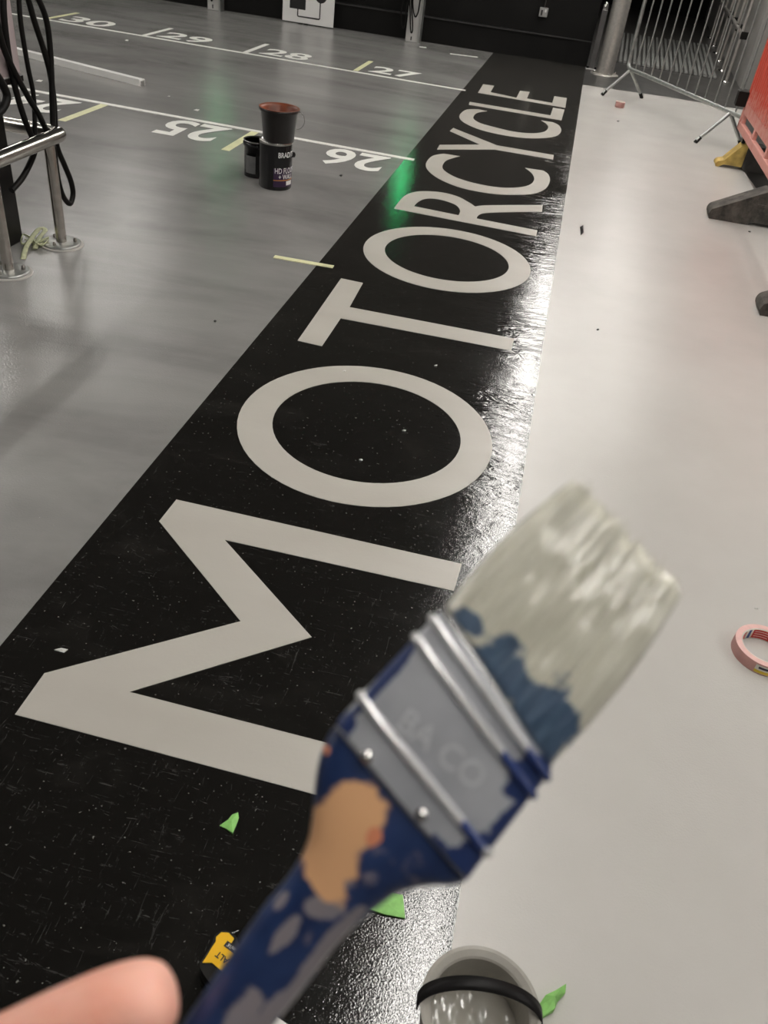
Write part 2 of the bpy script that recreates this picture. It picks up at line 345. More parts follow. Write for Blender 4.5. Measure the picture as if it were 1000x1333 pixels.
# walls
wb = struct(MB().box((-12, 11.58, 0), (.14, 11.9, 3.2)).build('wall_back', 'wall'))
MB().flat([[(-12, 11.44), (-4.4, 11.44), (-1.02, 11.52), (.14, 11.60), (.14, 11.75), (-12, 11.75)]], 0, .262).build('plinth', 'wall', wb)['label'] = 'low black plinth along the foot of the wall'
MB().flat([[(-12, 11.42), (-4.4, 11.42), (-1.02, 11.50), (.14, 11.58), (.14, 11.75), (-12, 11.75)]], .262, .274).build('ledge', 'wall_trim', wb)['label'] = 'thin paler ledge on top of the plinth'
struct(MB().box((-.2, 11.9, 0), (.14, 21, 3.2)).build('wall_corridor_left', 'void'))
struct(MB().box((.14, 20.8, 0), (6, 21, 3.2)).build('wall_corridor_end', 'void'))
wr = struct(MB().flat([[(2.03, 11.85), (6, 11.85), (6, 20.8), (2.42, 20.8)]], 0, 3.2).build('wall_right', 'pier'))
struct(MB().box((-12, -3, 3.2), (6, 21, 3.3)).build('ceiling', 'ceil'))
# ================================================================== ceiling lamps
def make_batten():
    r = thing('batten_lamp', 'white linear batten lamp fixed under the dark ceiling', 'ceiling lamp', (0, 0, 3.08), 'ceiling batten lamps')
    MB().box((-.045, -.75, 3.10), (.045, .75, 3.2)).build('housing', 'lampbody', r)
    MB().box((-.055, -.74, 3.03), (.055, .74, 3.10)).build('diffuser', 'lamp', r)
    for s in (-1, 1): MB().box((-.06, s * .75 - .012, 3.025), (.06, s * .75 + .012, 3.13)).build('end_cap', 'lampbody', r)
    return r
bat = None
_v = None
for x, ys in LAMP_ROWS:
    for y in ys:
        if bat is None:
            bat = make_batten()
            for ch in bat.children:
                for v in ch.data.vertices: v.co.z += 0
            o = bat
        else: o = copy_tree(bat)
        o.location = (x, y, 3.08)
# ================================================================== entrance grating and handrail in the corridor
gr = thing('entrance_grating', 'ribbed grey entrance grating on the corridor floor behind the barrier', 'grating', (1.25, 14.1, 0))
MB().flat([[(.47, 12.4), (1.80, 12.3), (2.04, 16.0), (.56, 15.8)]], .001, .006).build('tray', 'dark', gr)
NS = 22
for i in range(NS):
    t = (i + .5) / NS; a = Vector((.47 + t * 1.33, 12.4 - .1 * t)); b = Vector((.56 + t * 1.48, 15.8 + .2 * t))
    MB().flat([lineq(a + (b - a) * .01, b - (b - a) * .01, .034)], .006, .022).build('slat', 'steel_dull', gr)
hr = thing('handrail', 'stainless steel handrail on slim posts along the grey wall', 'handrail', (1.9, 12.18, 0))
P = [(1.897, 12.184), (1.965, 13.2), (2.035, 14.2), (2.09, 15.15), (2.14, 16.1), (2.2, 17.3)]
for x, y in P:
    MB().tube([(x, y, .012), (x, y, 1.05)], .019, 10).build('post', 'steel', hr)
    fl = MB().lathe([(.06, .001), (.06, .012), (.02, .014)], (x, y, 0), 16).build('base_plate', 'chrome', hr)
for z in (.53, 1.05):
    MB().tube([(x, y, z) for x, y in P], .024, 10).build('rail', 'steel', hr)
for x, y in P[:4]:
    MB().box((x - .01, y - .02, .48), (x + .08, y + .02, .56)).build('bracket', 'blk_plastic', hr)
# ================================================================== wall things
bd = thing('sign_board', 'white board with black square and circle joined by a line, leaning on the wall', 'sign board', (-3.35, 11.3, 0))
by = 11.33
def bxy(px, py): p = atY(px, py, by); return (p.x, p.z)
x0, x1, zt = -3.69, -3.03, .95
MB().box((x0, by, .012), (x1, by + .012, zt)).build('panel', 'white', bd)
def onboard(loops, nm, dz=.001):
    m = MB(); m.M = Matrix(((1, 0, 0, 0), (0, 0, -1, by), (0, 1, 0, 0), (0, 0, 0, 1))); m.flat(loops, 0, dz); return m.build(nm, 'print', bd)
onboard([[(-3.60, .155), (-3.395, .155), (-3.395, .40), (-3.60, .40)]], 'printed_square')
cx, cz = bxy(418, -1)
onboard([[(cx + .075 * math.cos(i * math.pi / 16), cz + .03 + .075 * math.sin(i * math.pi / 16)) for i in range(32)]], 'printed_circle')
xa, xb = bxy(387.5, 20)[0], cx - .012; zb = .072
onboard([[(xa - .007, .16), (xa - .007, zb + .012), (xa + .006, zb), (xb, zb), (xb + .014, zb + .014), (xb + .014, cz), (xb, cz), (xb, zb + .016), (xa + .012, zb + .014), (xa + .007, zb + .02), (xa + .007, .16)]], 'printed_line', .0014)
for x in (-3.47, -3.40): MB().box((x, by - .03, .001), (x + .05, by + .03, .014)).build('foot', 'blk_plastic', bd)
def wall_charger(x, label, y=11.36):
    c = thing('charging_post', label, 'charging post', (x, y, 0), 'charging posts along the black wall')
    MB().box((x - .085, y - .05, 0), (x + .085, y + .06, 1.15)).build('column', 'ev_grey', c, .006)
    MB().box((x - .02, y - .054, .02), (x - .006, y - .049, .06)).build('keyhole_slot', 'print', c)
    MB().box((x + .075, y - .075, .0), (x + .095, y + .06, 1.1)).build('edge_trim', 'steel_dull', c)
    MB().box((x - .15, y - .10, 1.12), (x + .15, y + .06, 1.75)).build('charger_head', 'ev_grey', c, .02)
    MB().box((x + .05, y - .108, 1.58), (x + .11, y - .1, 1.64)).build('status_light', 'led', c)
    MB().lathe([(.05, 0), (.05, .06)], (x + .12, y - .1, .48), 14).build('holster', 'white', c)
    for k, P in enumerate(([(-.02, 1.2), (-.05, .8), (-.04, .45), (.0, .29), (.035, .30), (.05, .45), (.06, 1.15)], [(-.07, 1.2), (-.09, .6), (-.05, .30), (-.02, .12), (.0, .12), (-.01, .22), (-.06, .5), (-.1, 1.15)],
                           [(-.1, 1.2), (-.14, .6), (-.16, .3), (-.13, .15), (-.10, .2), (-.10, .5), (-.08, 1.15)])):
        MB().tube(crom([(x + a, y - .085 - .012 * k, z) for a, z in P], 5), .0085, 7).build('cable', 'cable', c)
    return c
wall_charger(-2.015, 'grey charging post with looped black cables beside the wall socket bay')
wall_charger(-4.59, 'grey charging post with black cables beyond the white sign board')
so = thing('wall_socket', 'small grey metal socket box on the black wall', 'socket', (-.505, 11.57, .45))
MB().box((-.555, 11.535, .448), (-.455, 11.58, .545)).build('back_box', 'socket', so, .006)
MB().box((-.535, 11.53, .465), (-.515, 11.536, .52)).build('outlet', 'print', so); MB().box((-.492, 11.528, .50), (-.472, 11.536, .53)).build('switch', 'white', so)
MB().tube([(-.505, 11.565, .545), (-.505, 11.565, 2.2)], .008, 6).build('conduit', 'wall_trim', so)
# ================================================================== bollard and frame post
bx, by_ = .36, 11.2
bo = thing('steel_bollard', 'thick stainless steel post on a bolted round base plate', 'post', (bx, by_, 0))
MB().lathe([(.102, .012), (.102, 2.4)], (bx, by_, 0), 36).build('tube', 'steel', bo)
MB().lathe([(.165, .0015), (.165, .012), (.158, .015), (.1, .015)], (bx, by_, 0), 36).build('base_plate', 'steel', bo)
for k in range(4):
    a = k * math.pi / 2 + .35; MB().lathe([(.014, .015), (.014, .032), (.006, .036)], (bx + .135 * math.cos(a), by_ + .135 * math.sin(a), 0), 6, False).build('bolt', 'chrome', bo)
fp = thing('frame_post', 'narrow scuffed steel frame post at the corner of the black wall', 'post', (.2, 11.5, 0))
MB().box((.17, 11.45, .01), (.235, 11.55, .62)).build('upright', 'ev_dark', fp, .004); MB().box((.14, 11.42, .0012), (.26, 11.58, .012)).build('base_plate', 'chrome', fp)
MB().lathe([(.03, .62), (.034, .65), (.022, .69), (.008, .70)], (.2, 11.5, 0), 12).build('cap', 'chrome', fp)
# ================================================================== crowd barrier
A = Vector((.57, 9.87)); B = Vector((1.405, 8.25)); d = (B - A).normalized(); n2 = Vector((-d.y, d.x))
cb = thing('crowd_barrier', 'galvanised steel crowd barrier with vertical bars and splayed feet', 'barrier', (A.x, A.y, 0))
s0 = A - d * .07; L = 2.15; zb, zt = .265, 1.12
def bp(s, z, o=0): q = s0 + d * s + n2 * o; return (q.x, q.y, z)
R_ = .07
path = [bp(R_, zb), bp(L - R_, zb)]
loop = []
for (cs, cz_, a0) in ((R_, zb + R_, -90), (L - R_, zb + R_, -90), (L - R_, zt - R_, 0), (R_, zt - R_, 90)):
    pass
def arc(cs, cz_, a0, a1): return [bp(cs + R_ * math.cos(math.radians(a0 + (a1 - a0) * k / 6)), cz_ + R_ * math.sin(math.radians(a0 + (a1 - a0) * k / 6))) for k in range(7)]
loop = arc(R_, zb + R_, 180, 270) + arc(L - R_, zb + R_, 270, 360) + arc(L - R_, zt - R_, 0, 90) + arc(R_, zt - R_, 90, 180)
MB().tube(loop + [loop[0]], .0185, 10, False).build('frame', 'steel_dull', cb)
for i in range(12):
    s = .163 * (i + 1); MB().tube([bp(s, zb), bp(s, zt)], .0075, 8).build('bar', 'steel_dull', cb)
for c in (.07, .07 + (B - A).length):
    for sg, sp in ((-1, .25), (1, .215)):
        ft = MB().tube([bp(c + .0, zb - .005), bp(c, .022, n2.dot(Vector((0, 0))) + sg * sp)], .0165, 10).build('foot', 'steel_dull', cb)
        MB().tube([bp(c, .05, sg * (sp - .03 * sp / .24)), bp(c, .004, sg * (sp + .006))], .0185, 10).build('foot_cap', 'blk_plastic', ft)
# ================================================================== orange plastic barrier and its feet
def orange_barrier(xp, y0, y1, zb, label, pegs):
    c = thing('plastic_barrier', label, 'barrier', (xp, (y0 + y1) / 2, 0), 'orange plastic barriers')
    h = 1.0; th = .02
    MB().box((xp - th, y0, zb), (xp + th, y1, zb + .06)).build('bottom_rail', 'orange', c, .008)
    MB().box((xp - th * .8, y0 + .02, zb + .12), (xp + th * .8, y1 - .02, zb + .21)).build('lower_rail', 'orange', c, .008)
    MB().box((xp - th, y0, zb + .82), (xp + th, y1, zb + h)).build('top_rail', 'orange', c, .008)
    for y in (y0, y1 - .055): MB().box((xp - th, y, zb), (xp + th, y + .055, zb + h)).build('end_post', 'orange', c, .008)
    k = int((y1 - y0 - .12) / .078)
    for i in range(k):
        y = y0 + .075 + i * .078
        MB().box((xp - .022, y, zb + .2), (xp + .022, y + .045, zb + .83)).build('slat', 'orange', c, .008, 1)
    for i in range(4):
        y = y0 + .1 + (y1 - y0 - .2) * i / 3; MB().box((xp - .015, y - .03, zb + .04), (xp + .015, y + .03, zb + .14)).build('web', 'orange', c, .004, 1)
    MB().box((xp - .10, y1 - .06, zb + .165), (xp - .018, y1 + .03, zb + .275)).build('hinge_block', 'blk_plastic', c, .006)
    for y, zf in pegs: MB().box((xp - .012, y - .04, zf), (xp + .012, y + .04, zb + .01)).build('peg', 'blk_plastic', c)
    return c
orange_barrier(1.43, 5.75, 7.78, .23, 'dusty orange slatted plastic barrier resting on the yellow and black foot', ((7.43, .191), (5.88, .2265)))
orange_barrier(1.45, 3.70, 5.70, .23, 'dusty orange slatted plastic barrier above the low dark rubber foot', ((4.28, .2005),))
yf = thing('barrier_foot', 'dusty yellow and black barrier foot under the orange panel', 'barrier foot', (1.5, 7.41, 0))
def footprof(poly, y0, y1, nm, mat, par, bv=.008):
    m = MB(); m.M = Matrix(((1, 0, 0, 0), (0, 0, -1, y1), (0, 1, 0, 0), (0, 0, 0, 1))); m.flat([poly], 0, y1 - y0); return m.build(nm, mat, par, bv)
footprof([(1.275, .004), (1.30, .002), (1.335, .024), (1.475, .024), (1.475, .19), (1.435, .19), (1.33, .055), (1.285, .04), (1.272, .02)], 7.36, 7.50, 'toe', 'foot_yellow', yf)
footprof([(1.475, .024), (1.50, .002), (1.70, .002), (1.80, .03), (1.80, .06), (1.62, .18), (1.60, .19), (1.475, .19)], 7.355, 7.505, 'body', 'blk_rubber', yf)
def rubber_foot(x0, y0, label, dx=.9, hh=.226):
    c = thing('barrier_foot', label, 'barrier foot', (x0 + dx / 2, y0, 0))
    poly = [(x0, .03), (x0 + .012, .002), (x0 + .255, .002), (x0 + .275, .024), (x0 + dx - .275, .024), (x0 + dx - .255, .002), (x0 + dx - .012, .002), (x0 + dx, .03), (x0 + dx - .01, .06), (x0 + dx * .5 + .13, hh), (x0 + dx * .5 - .13, hh), (x0 + .01, .06)]
    footprof(poly, y0, y0 + .16, 'block', 'rubberdust', c, .012)
    MB().box((x0 + .275, y0 - .006, .125), (x0 + dx - .275, y0 + .004, .14)).build('moulded_ridge', 'rubberdust', c, .002)
    return c
rubber_foot(1.065, 5.80, 'dark recycled rubber barrier foot with a sloped nose on the pale walkway')
rubber_foot(1.165, 4.2, 'low dark rubber barrier foot standing closest to the pink tape', .8, .2)
# ================================================================== stainless hoop guard
rz = .475; HX = -2.135; HY = 3.475
hp = thing('hoop_guard', 'brushed stainless steel hoop guard rail around the charging pedestal', 'guard rail', (HX, 3.2, 0))
P1 = Vector((-2.15, 3.40)); P2 = Vector((-2.173, 3.008))
rail = [(-2.125, 2.2, rz), (HX + .005, HY - .03, rz), (HX - .0, HY - .008, rz), (HX - .02, HY, rz), (-3.0, HY - .02, rz)]
MB().tube(rail[:3], .031, 16).build('front_rail', 'steel_m', hp); MB().tube(rail[2:], .031, 16).build('side_rail', 'steel_m', hp)
for q in (P1, P2, Vector((-2.16, 2.3)), Vector((-2.9, 3.44))):
    MB().tube([(q.x, q.y, .014), (q.x, q.y, rz)], .024, 16).build('post', 'steel_m', hp)
    fl = MB().lathe([(.085, .006), (.085, .013), (.078, .016), (.024, .018)], (q.x, q.y, 0), 32).build('flange', 'steel_dull', hp)
    MB().lathe([(.098, .0005), (.096, .006)], (q.x, q.y, 0), 32).build('grout_ring', 'base_white', hp)
    for a in (.5, 2.6, 4.7):
        MB().lathe([(.009, .016), (.009, .026), (.005, .034)], (q.x + .06 * math.cos(a), q.y + .06 * math.sin(a), 0), 6, False).build('bolt', 'bolt', fl)
# ================================================================== near charging pedestal
ch = thing('charging_pedestal', 'black charging pedestal with grey head and hanging black cables', 'charging post', (-2.39, 3.31, 0))
MB().box((-2.47, 3.235, 0), (-2.325, 3.365, .98)).build('column', 'blk_plastic', ch, .006)
MB().box((-2.50, 3.19, .705), (-2.215, 3.365, 1.40)).build('charger_head', 'ev_grey', ch, .01)
MB().box((-2.2165, 3.205, .72), (-2.2115, 3.36, 1.39)).build('side_panel', 'ev_pink', ch)
MB().box((-2.49, 3.185, .72), (-2.23, 3.192, 1.38)).build('front_glass', 'ev_dark', ch)
MB().box((-2.505, 3.185, .69), (-2.208, 3.37, .71)).build('base_trim', 'blk_plastic', ch)
def cab(P, X, r=.0125, extra=None):
    pts = [atX(x, y, X) for x, y in P]
    if extra: pts = [Vector(e) for e in extra] + pts
    MB().tube(crom(pts, 6), r, 9).build('cable', 'cable', ch)
cab([(34, -12), (44, 25), (57, 65), (65, 95), (70, 130), (72, 165), (74, 190), (84, 215), (92, 235), (95, 252), (91, 265), (82, 255), (75, 230), (70, 190)], -2.19, .0125)
cab([(30, -26), (48, -4), (60, 25), (65, 60), (67, 95), (68, 130), (69, 170)], -2.18, .0125)
cab([(4, -30), (5, 20), (11, 70), (20, 115), (32, 155), (42, 180), (45, 196), (38, 215), (28, 233), (15, 248)], -2.20, .0125)
cab([(-6, 20), (4, 60), (18, 92), (36, 125), (52, 152), (62, 175)], -2.185, .0125)
cab([(24, -10), (27, 30), (36, 85), (43, 120), (45, 150), (45, 185), (38, 200)], -2.195, .010)
cab([(-10, 90), (2, 108), (9, 125), (4, 140), (-6, 150)], -2.17, .016)
sp_ = []
st = MB()
random.seed(3)
c0 = g(44, 320)
for k in range(5):
    q = [c0 + Vector((random.uniform(-.07, .07), random.uniform(-.05, .05), .008 + .012 * random.random())) for _ in range(5)]
    q[2].z += .02; st.tube(crom(q, 4), .006, 5, True, .35)
st.tube(crom([g(30, 338), g(36, 325) + Vector((0, 0, .02)), g(52, 306) + Vector((0, 0, .03)), g(60, 308) + Vector((0, 0, .03)), g(52, 318) + Vector((0, 0, .03)), g(46, 327) + Vector((0, 0, .012))], 5), .012, 6, True, .3)
for v in range(len(st.v)): st.v[v] = (st.v[v][0], st.v[v][1], max(st.v[v][2], .002))
tag(st.build('tangled_strap', 'strap', None, 0, 2, (c0.x, c0.y, 0)), 'tangled pale yellow-green strap on the floor between the guard posts', 'strap')
# ================================================================== white trunking on the floor
a = g(186, 112); b = g(40, 75); dd = (b - a).normalized(); b = a + dd * 2.3; nn = Vector((-dd.y, dd.x, 0))
tr = thing('plastic_trunking', 'long white plastic cable trunking lying on the grey floor', 'trunking', (a.x, a.y, 0))
mb = MB(); wv = .028; hz = .045; t_ = .004
prof = [(-wv, .0005), (-wv, hz), (wv, hz), (wv, .0005), (wv - t_, .0005), (wv - t_, hz - t_), (-wv + t_, hz - t_), (-wv + t_, .0005)]
vs = [tuple(q + nn * u + Vector((0, 0, w))) for q in (a, b) for u, w in prof]; N = 8
mb.add(vs, [(i, (i + 1) % N, (i + 1) % N + N, i + N) for i in range(N)] + [(0, 1, 6, 7), (1, 2, 5, 6), (2, 3, 4, 5), (15, 14, 9, 8), (14, 13, 10, 9), (13, 12, 11, 10)]); mb.build('channel', 'trunk', tr)
mb = MB(); wv2 = .0295; vs = [tuple(q + nn * u + Vector((0, 0, w))) for q in (a + dd * .004, b) for u, w in ((-wv2, hz - .008), (-wv2, hz + .003), (wv2, hz + .003), (wv2, hz - .008))]
mb.add(vs, [(0, 1, 5, 4), (1, 2, 6, 5), (2, 3, 7, 6), (0, 3, 2, 1), (4, 5, 6, 7)]); mb.build('lid', 'trunk', tr)
# ================================================================== paint tins
def wrap(s, c, r, a_start, z0, hgt, mat, parent, nm, bold=.01, wscale=1.0):
    vs, fs, asp = text_geo(s, bold); w = hgt * asp * wscale
    m = MB(); m.add([(c[0] + r * math.cos(a_start + u * w / r), c[1] + r * math.sin(a_start + u * w / r), z0 + v * hgt) for u, v in vs], fs); return m.build(nm, mat, parent)
def patch(c, r, a0, a1, z0, z1, mat, parent, nm, n=14):
    m = MB(); vs = []
    for i in range(n + 1):
        a = a0 + (a1 - a0) * i / n; vs += [(c[0] + r * math.cos(a), c[1] + r * math.sin(a), z0), (c[0] + r * math.cos(a), c[1] + r * math.sin(a), z1)]
    m.add(vs, [(2 * i, 2 * i + 2, 2 * i + 3, 2 * i + 1) for i in range(n)], True); return m.build(nm, mat, parent)
tr_ = .096; front = g(358, 248.6); vd = Vector((front.x, front.y, 0)).normalized(); tc = front + vd * tr_; tc = (tc.x, tc.y)
tin = thing('paint_tin', 'tall black paint tin with white lettering and purple label', 'paint tin', (tc[0], tc[1], 0))
TH = .262
MB().lathe([(tr_ - .004, 0), (tr_, .006), (tr_, TH - .01)], (*tc, 0), 40).build('body', 'tin', tin)
MB().lathe([(tr_ + .001, TH - .012), (tr_ + .003, TH - .004), (tr_ + .001, TH + .003), (tr_ - .008, TH + .003), (tr_ - .009, TH - .006), (0, TH - .006)], (*tc, 0), 40).build('lid', 'lid', tin)
fa = math.atan2(-vd.y, -vd.x)   # angle of the tin side facing the camera
a_ = fa + .28
MB().box((0, 0, 0), (0, 0, 0))
patch(tc, tr_ + .0006, fa - .12, fa + 1.7, .022, .128, 'purple', tin, 'label_panel')
patch(tc, tr_ + .0010, fa - .12, fa + 1.7, .058, .062, 'orange_line', tin, 'label_stripe', 16)
patch(tc, tr_ + .0010, fa + .72, fa + 1.25, .03, .054, 'white', tin, 'label_box', 8)
wrap('BRADITE', tc, tr_ + .0012, fa + .15, .186, .029, 'wtext', tin, 'lettering', .012, .78)
wrap('HD FLOOR', tc, tr_ + .0012, fa - .04, .098, .031, 'wtext', tin, 'lettering', .006, .70)
wrap('+ WALL', tc, tr_ + .0012, fa + .20, .066, .027, 'wtext', tin, 'lettering', .012, .78)
ea = fa + 1.45
MB().lathe([(.012, -.012), (.016, 0), (.012, .012)], (tc[0] + (tr_ + .004) * math.cos(ea), tc[1] + (tr_ + .004) * math.sin(ea), .19), 10).build('handle_lug', 'tin', tin)
# kettle on top
kc = g(362.5, 187, TH + .005) + vd * .088; kz = TH + .004; kr0, kr1, kh = .089, .114, .172; kc = (kc.x, kc.y)
ke = thing('paint_kettle', 'dark brown paint kettle with red-brown inside standing on the black tin', 'paint kettle', (*kc, kz))
MB().lathe([(kr0 - .004, 0), (kr0, .004), (kr1 - .010, kh - .018), (kr1, kh - .014), (kr1 + .002, kh), (kr1 - .005, kh + .001), (kr1 - .0155, kh - .014), (kr0 - .004, .006), (0, .005)], (*kc, kz), 40).build('pail', 'kettle', ke)
MB().lathe([(kr1 + .0018, kh + .001), (kr1 + .001, kh + .0025), (kr1 - .006, kh + .0025), (kr1 - .017, kh - .012), (kr0 - .008, .02), (0, .02)], (*kc, kz), 40, True, False).build('paint_coat', 'kettle_in', ke)
rgt = Vector((-vd.y, vd.x, 0)) * -1
kv = Vector((*kc, kz))
hd = []
for k in range(13):
    t = math.pi * k / 12; hd.append(kv + rgt * (kr1 + .004) * math.cos(t) + Vector((0, 0, kh - .02)) + (rgt * .55 + vd * .2 - Vector((0, 0, 1)) * .8).normalized() * .0 + (-vd * .25 * .1))
# wire handle hanging down on the right-hand side
w0 = kv + rgt * (kr1 + .001) + vd * .03 + Vector((0, 0, kh - .02))
MB().tube(crom([w0, w0 + rgt * .024 + Vector((0, 0, -.02)), w0 + rgt * .030 + Vector((0, 0, -.055)), w0 + rgt * .012 + Vector((0, 0, -.085)), w0 - rgt * .012 + Vector((0, 0, -.095))], 5), .0016, 6).build('wire_handle', 'lid', ke)
# small tin behind
sr = .083; sf = g(334, 235); sc = sf + vd * .115 - rgt * .0; sc = (sc.x, sc.y); SH = .205
s2 = thing('paint_tub', 'small black paint tub with grey label, half hidden behind the tall tin', 'paint tub', (*sc, 0))
MB().lathe([(sr - .005, 0), (sr - .004, SH - .03), (sr + .003, SH - .03), (sr + .003, SH - .014), (sr - .001, SH - .013), (sr - .001, SH - .004)], (*sc, 0), 36).build('body', 'tin', s2)
MB().lathe([(sr, SH - .005), (sr + .002, SH), (sr - .003, SH + .002), (sr - .007, SH - .004), (0, SH - .004)], (*sc, 0), 36).build('lid', 'lid', s2)
patch(sc, sr - .0032, fa - .95, fa - .1, .025, .125, 'grey_label', s2, 'label')
# ================================================================== floor litter
def shard(name, px, mat, label, cat, h=.004, group=None):
    P = [g(*q) for q in px]; c = sum(P, Vector()) / len(P)
    random.seed(len(px) + int(px[0][0])); m = MB(); n = len(P)
    top = [(p.x, p.y, .003 + h * random.random()) for p in P] + [(c.x, c.y, .004 + h)]
    bot = [(p.x, p.y, .0032) for p in P]
    m.add(top + bot, [(i, (i + 1) % n, n) for i in range(n)] + [(n + 1 + i, n + 1 + (i + 1) % n, (i + 1) % n, i) for i in range(n)] + [tuple(range(n + 1, 2 * n + 1))[::-1]])
    return tag(m.build(name, mat, None, 0, 2, (c.x, c.y, .003)), label, cat, group)
shard('tape_scrap', [(286, 1076), (297, 1069), (302, 1062), (310, 1060), (311, 1066), (308, 1075), (303, 1087), (294, 1080)], 'green_tape', 'small green tape scrap lying alone on the black strip', 'tape scrap', .006)
shard('tape_scrap', [(474, 1184), (500, 1163), (524, 1167), (527, 1197), (500, 1192)], 'green_tape', 'flat green tape scrap half hidden by the brush handle', 'tape scrap', .005)
shard('tape_scrap', [(699, 1312), (708, 1300), (722, 1292), (734, 1286), (734, 1296), (725, 1306), (719, 1319), (706, 1327)], 'green_tape', 'crumpled green tape scrap beside the paint pot', 'tape scrap', .02)
shard('paper_scrap', [(326, 1340), (350, 1318), (374, 1334), (400, 1352), (360, 1380)], 'paper', 'white paper scrap on the black strip beside the brush handle', 'paper scrap', .004)
random.seed(11)
for (x, y, r, where) in ((165, 53, 2.0, 'on the grey floor below number 29'), (51, 106, 4, 'on the grey floor beside the white trunking'), (220, 126, 1.6, 'on the grey floor beyond number 25'), (256, 144, 3, 'beside the white line above number 25'),
                  (985, 793, 3, 'on the walkway beside the pink tape roll'), (448, 484, 2.2, 'on the top edge of the O before the T'), (80, 848, 7, 'on the black strip above the M'), (526, 562, 2.0, 'on black inside the O before the T'), (470, 600, 2.0, 'inside the O before the T, nearer the M'), (567, 477, 1.8, 'on black between the T and its O')):
    shard('paint_fleck', [(x - r * 1.3, y), (x, y - r * .4), (x + r * 1.3, y - r * .2), (x + r * .5, y + r * .4)], 'fleck', 'tiny pale paint fleck ' + where, 'paint fleck', .004, 'pale paint flecks')
shard('dark_scrap', [(755, 296), (759, 295), (759, 304), (756, 307)], 'blk_plastic', 'tiny black plastic scrap on the pale walkway', 'scrap', .012)
for (x, y, where) in ((280, 419, 'on the grey floor beside the yellow tick'), (444, 229, 'on the grey floor below number 26'), (778, 430, 'on the walkway beside the T'), (805, 158, 'on the walkway before the small pink roll'), (976, 302, 'on the walkway before the rubber foot')):
    shard('dark_speck', [(x - 2, y), (x, y - 1.2), (x + 2, y), (x, y + 1.2)], 'blk_plastic', 'tiny dark speck of grit ' + where, 'speck', .003, 'dark specks of grit')
# ================================================================== tape rolls
def tape_roll(c, R, ri, h, label):
    o = thing('tape_roll', label, 'tape roll', (c[0], c[1], .0015))
    MB().lathe([(ri + .002, 0), (R, 0), (R, h)], (c[0], c[1], .0015), 48, True, False).build('tape_side', 'pinktape', o)
    MB().lathe([(R, h), (R - .001, h + .0004), (ri + .003, h + .0004)], (c[0], c[1], .0015), 48, True, False).build('tape_edge', 'pinktop', o)
    m = MB(); m.lathe([(ri + .003, h), (ri, h), (ri, 0), (ri + .003, 0)], (c[0], c[1], .0015), 48, True, False); m.build('core', 'cream', o)
    return o
rc = (.822, 1.698)
tpr = tape_roll(rc, .079, .060, .034, 'pink masking tape roll with red and blue printed core on the walkway')
for k, (a0, a1, mt, z0, z1) in enumerate(((2.35, 2.62, 'red', 0, .03), (2.05, 2.2, 'blue_print', 0, .03), (1.15, 1.95, 'red', 0, .03), (.75, .95, 'blue_print', 0, .03), (-.2, .6, 'red', 0, .03))):
    m = MB(); vs = []
    for i in range(9):
        a = a0 + (a1 - a0) * i / 8; vs += [(rc[0] + .0595 * math.cos(a), rc[1] + .0595 * math.sin(a), .004), (rc[0] + .0595 * math.cos(a), rc[1] + .0595 * math.sin(a), .034)]
    m.add(vs, [(2 * i, 2 * i + 1, 2 * i + 3, 2 * i + 2) for i in range(8)], True); m.build('core_print', mt, tpr)
    if mt == 'red':
        for j in range(3):
            m = MB(); vs = []
            for i in range(7):
                a = a0 + .08 + (a1 - a0 - .16) * i / 6; vs += [(rc[0] + .059 * math.cos(a), rc[1] + .059 * math.sin(a), .010 + j * .008), (rc[0] + .059 * math.cos(a), rc[1] + .059 * math.sin(a), .0125 + j * .008)]
            m.add(vs, [(2 * i, 2 * i + 1, 2 * i + 3, 2 * i + 2) for i in range(6)], True); m.build('core_print_line', 'pinktop', tpr)
patch(rc, .0795, -2.0, -1.35, .005, .031, 'cream', tpr, 'side_label'); patch(rc, .0799, -2.0, -1.35, .006, .015, 'yel', tpr, 'side_label_band')
patch(rc, .0799, -1.9, -1.4, .02, .027, 'purple', tpr, 'side_label_print')
tape_roll((.522, 9.25), .046, .036, .05, 'small pink tape roll on the walkway near the crowd barrier')
# ================================================================== tape measure
tz = .040
def tg(P): return [tuple(g(x, y, tz).xy) for x, y in P]
tp = [(281.4, 1219.6), (288, 1213.6), (297.6, 1214), (304.8, 1221.4), (301, 1228), (307, 1237), (318, 1246), (330, 1262), (326, 1282), (310, 1290), (296, 1283), (289, 1264), (276, 1253), (263.4, 1253), (267.6, 1247), (276, 1232.8), (281, 1225.6)]
tmc = g(295, 1250)
tm = thing('tape_measure', 'yellow and black tape measure lying on the black strip by the thumb', 'tape measure', (tmc.x, tmc.y, .0015))
bk = [(279, 1217), (288, 1211), (299, 1212), (308, 1219), (312, 1230), (336, 1258), (332, 1290), (310, 1300), (286, 1292), (268, 1272), (260, 1256), (266, 1244), (275, 1230)]
MB().flat([smooth_poly(tg(bk), [0])], .002, tz - .002).build('case', 'tm_black', tm, .003)
MB().flat([tg(tp)], .006, tz).build('side_cover', 'tm_yellow', tm, .0015)
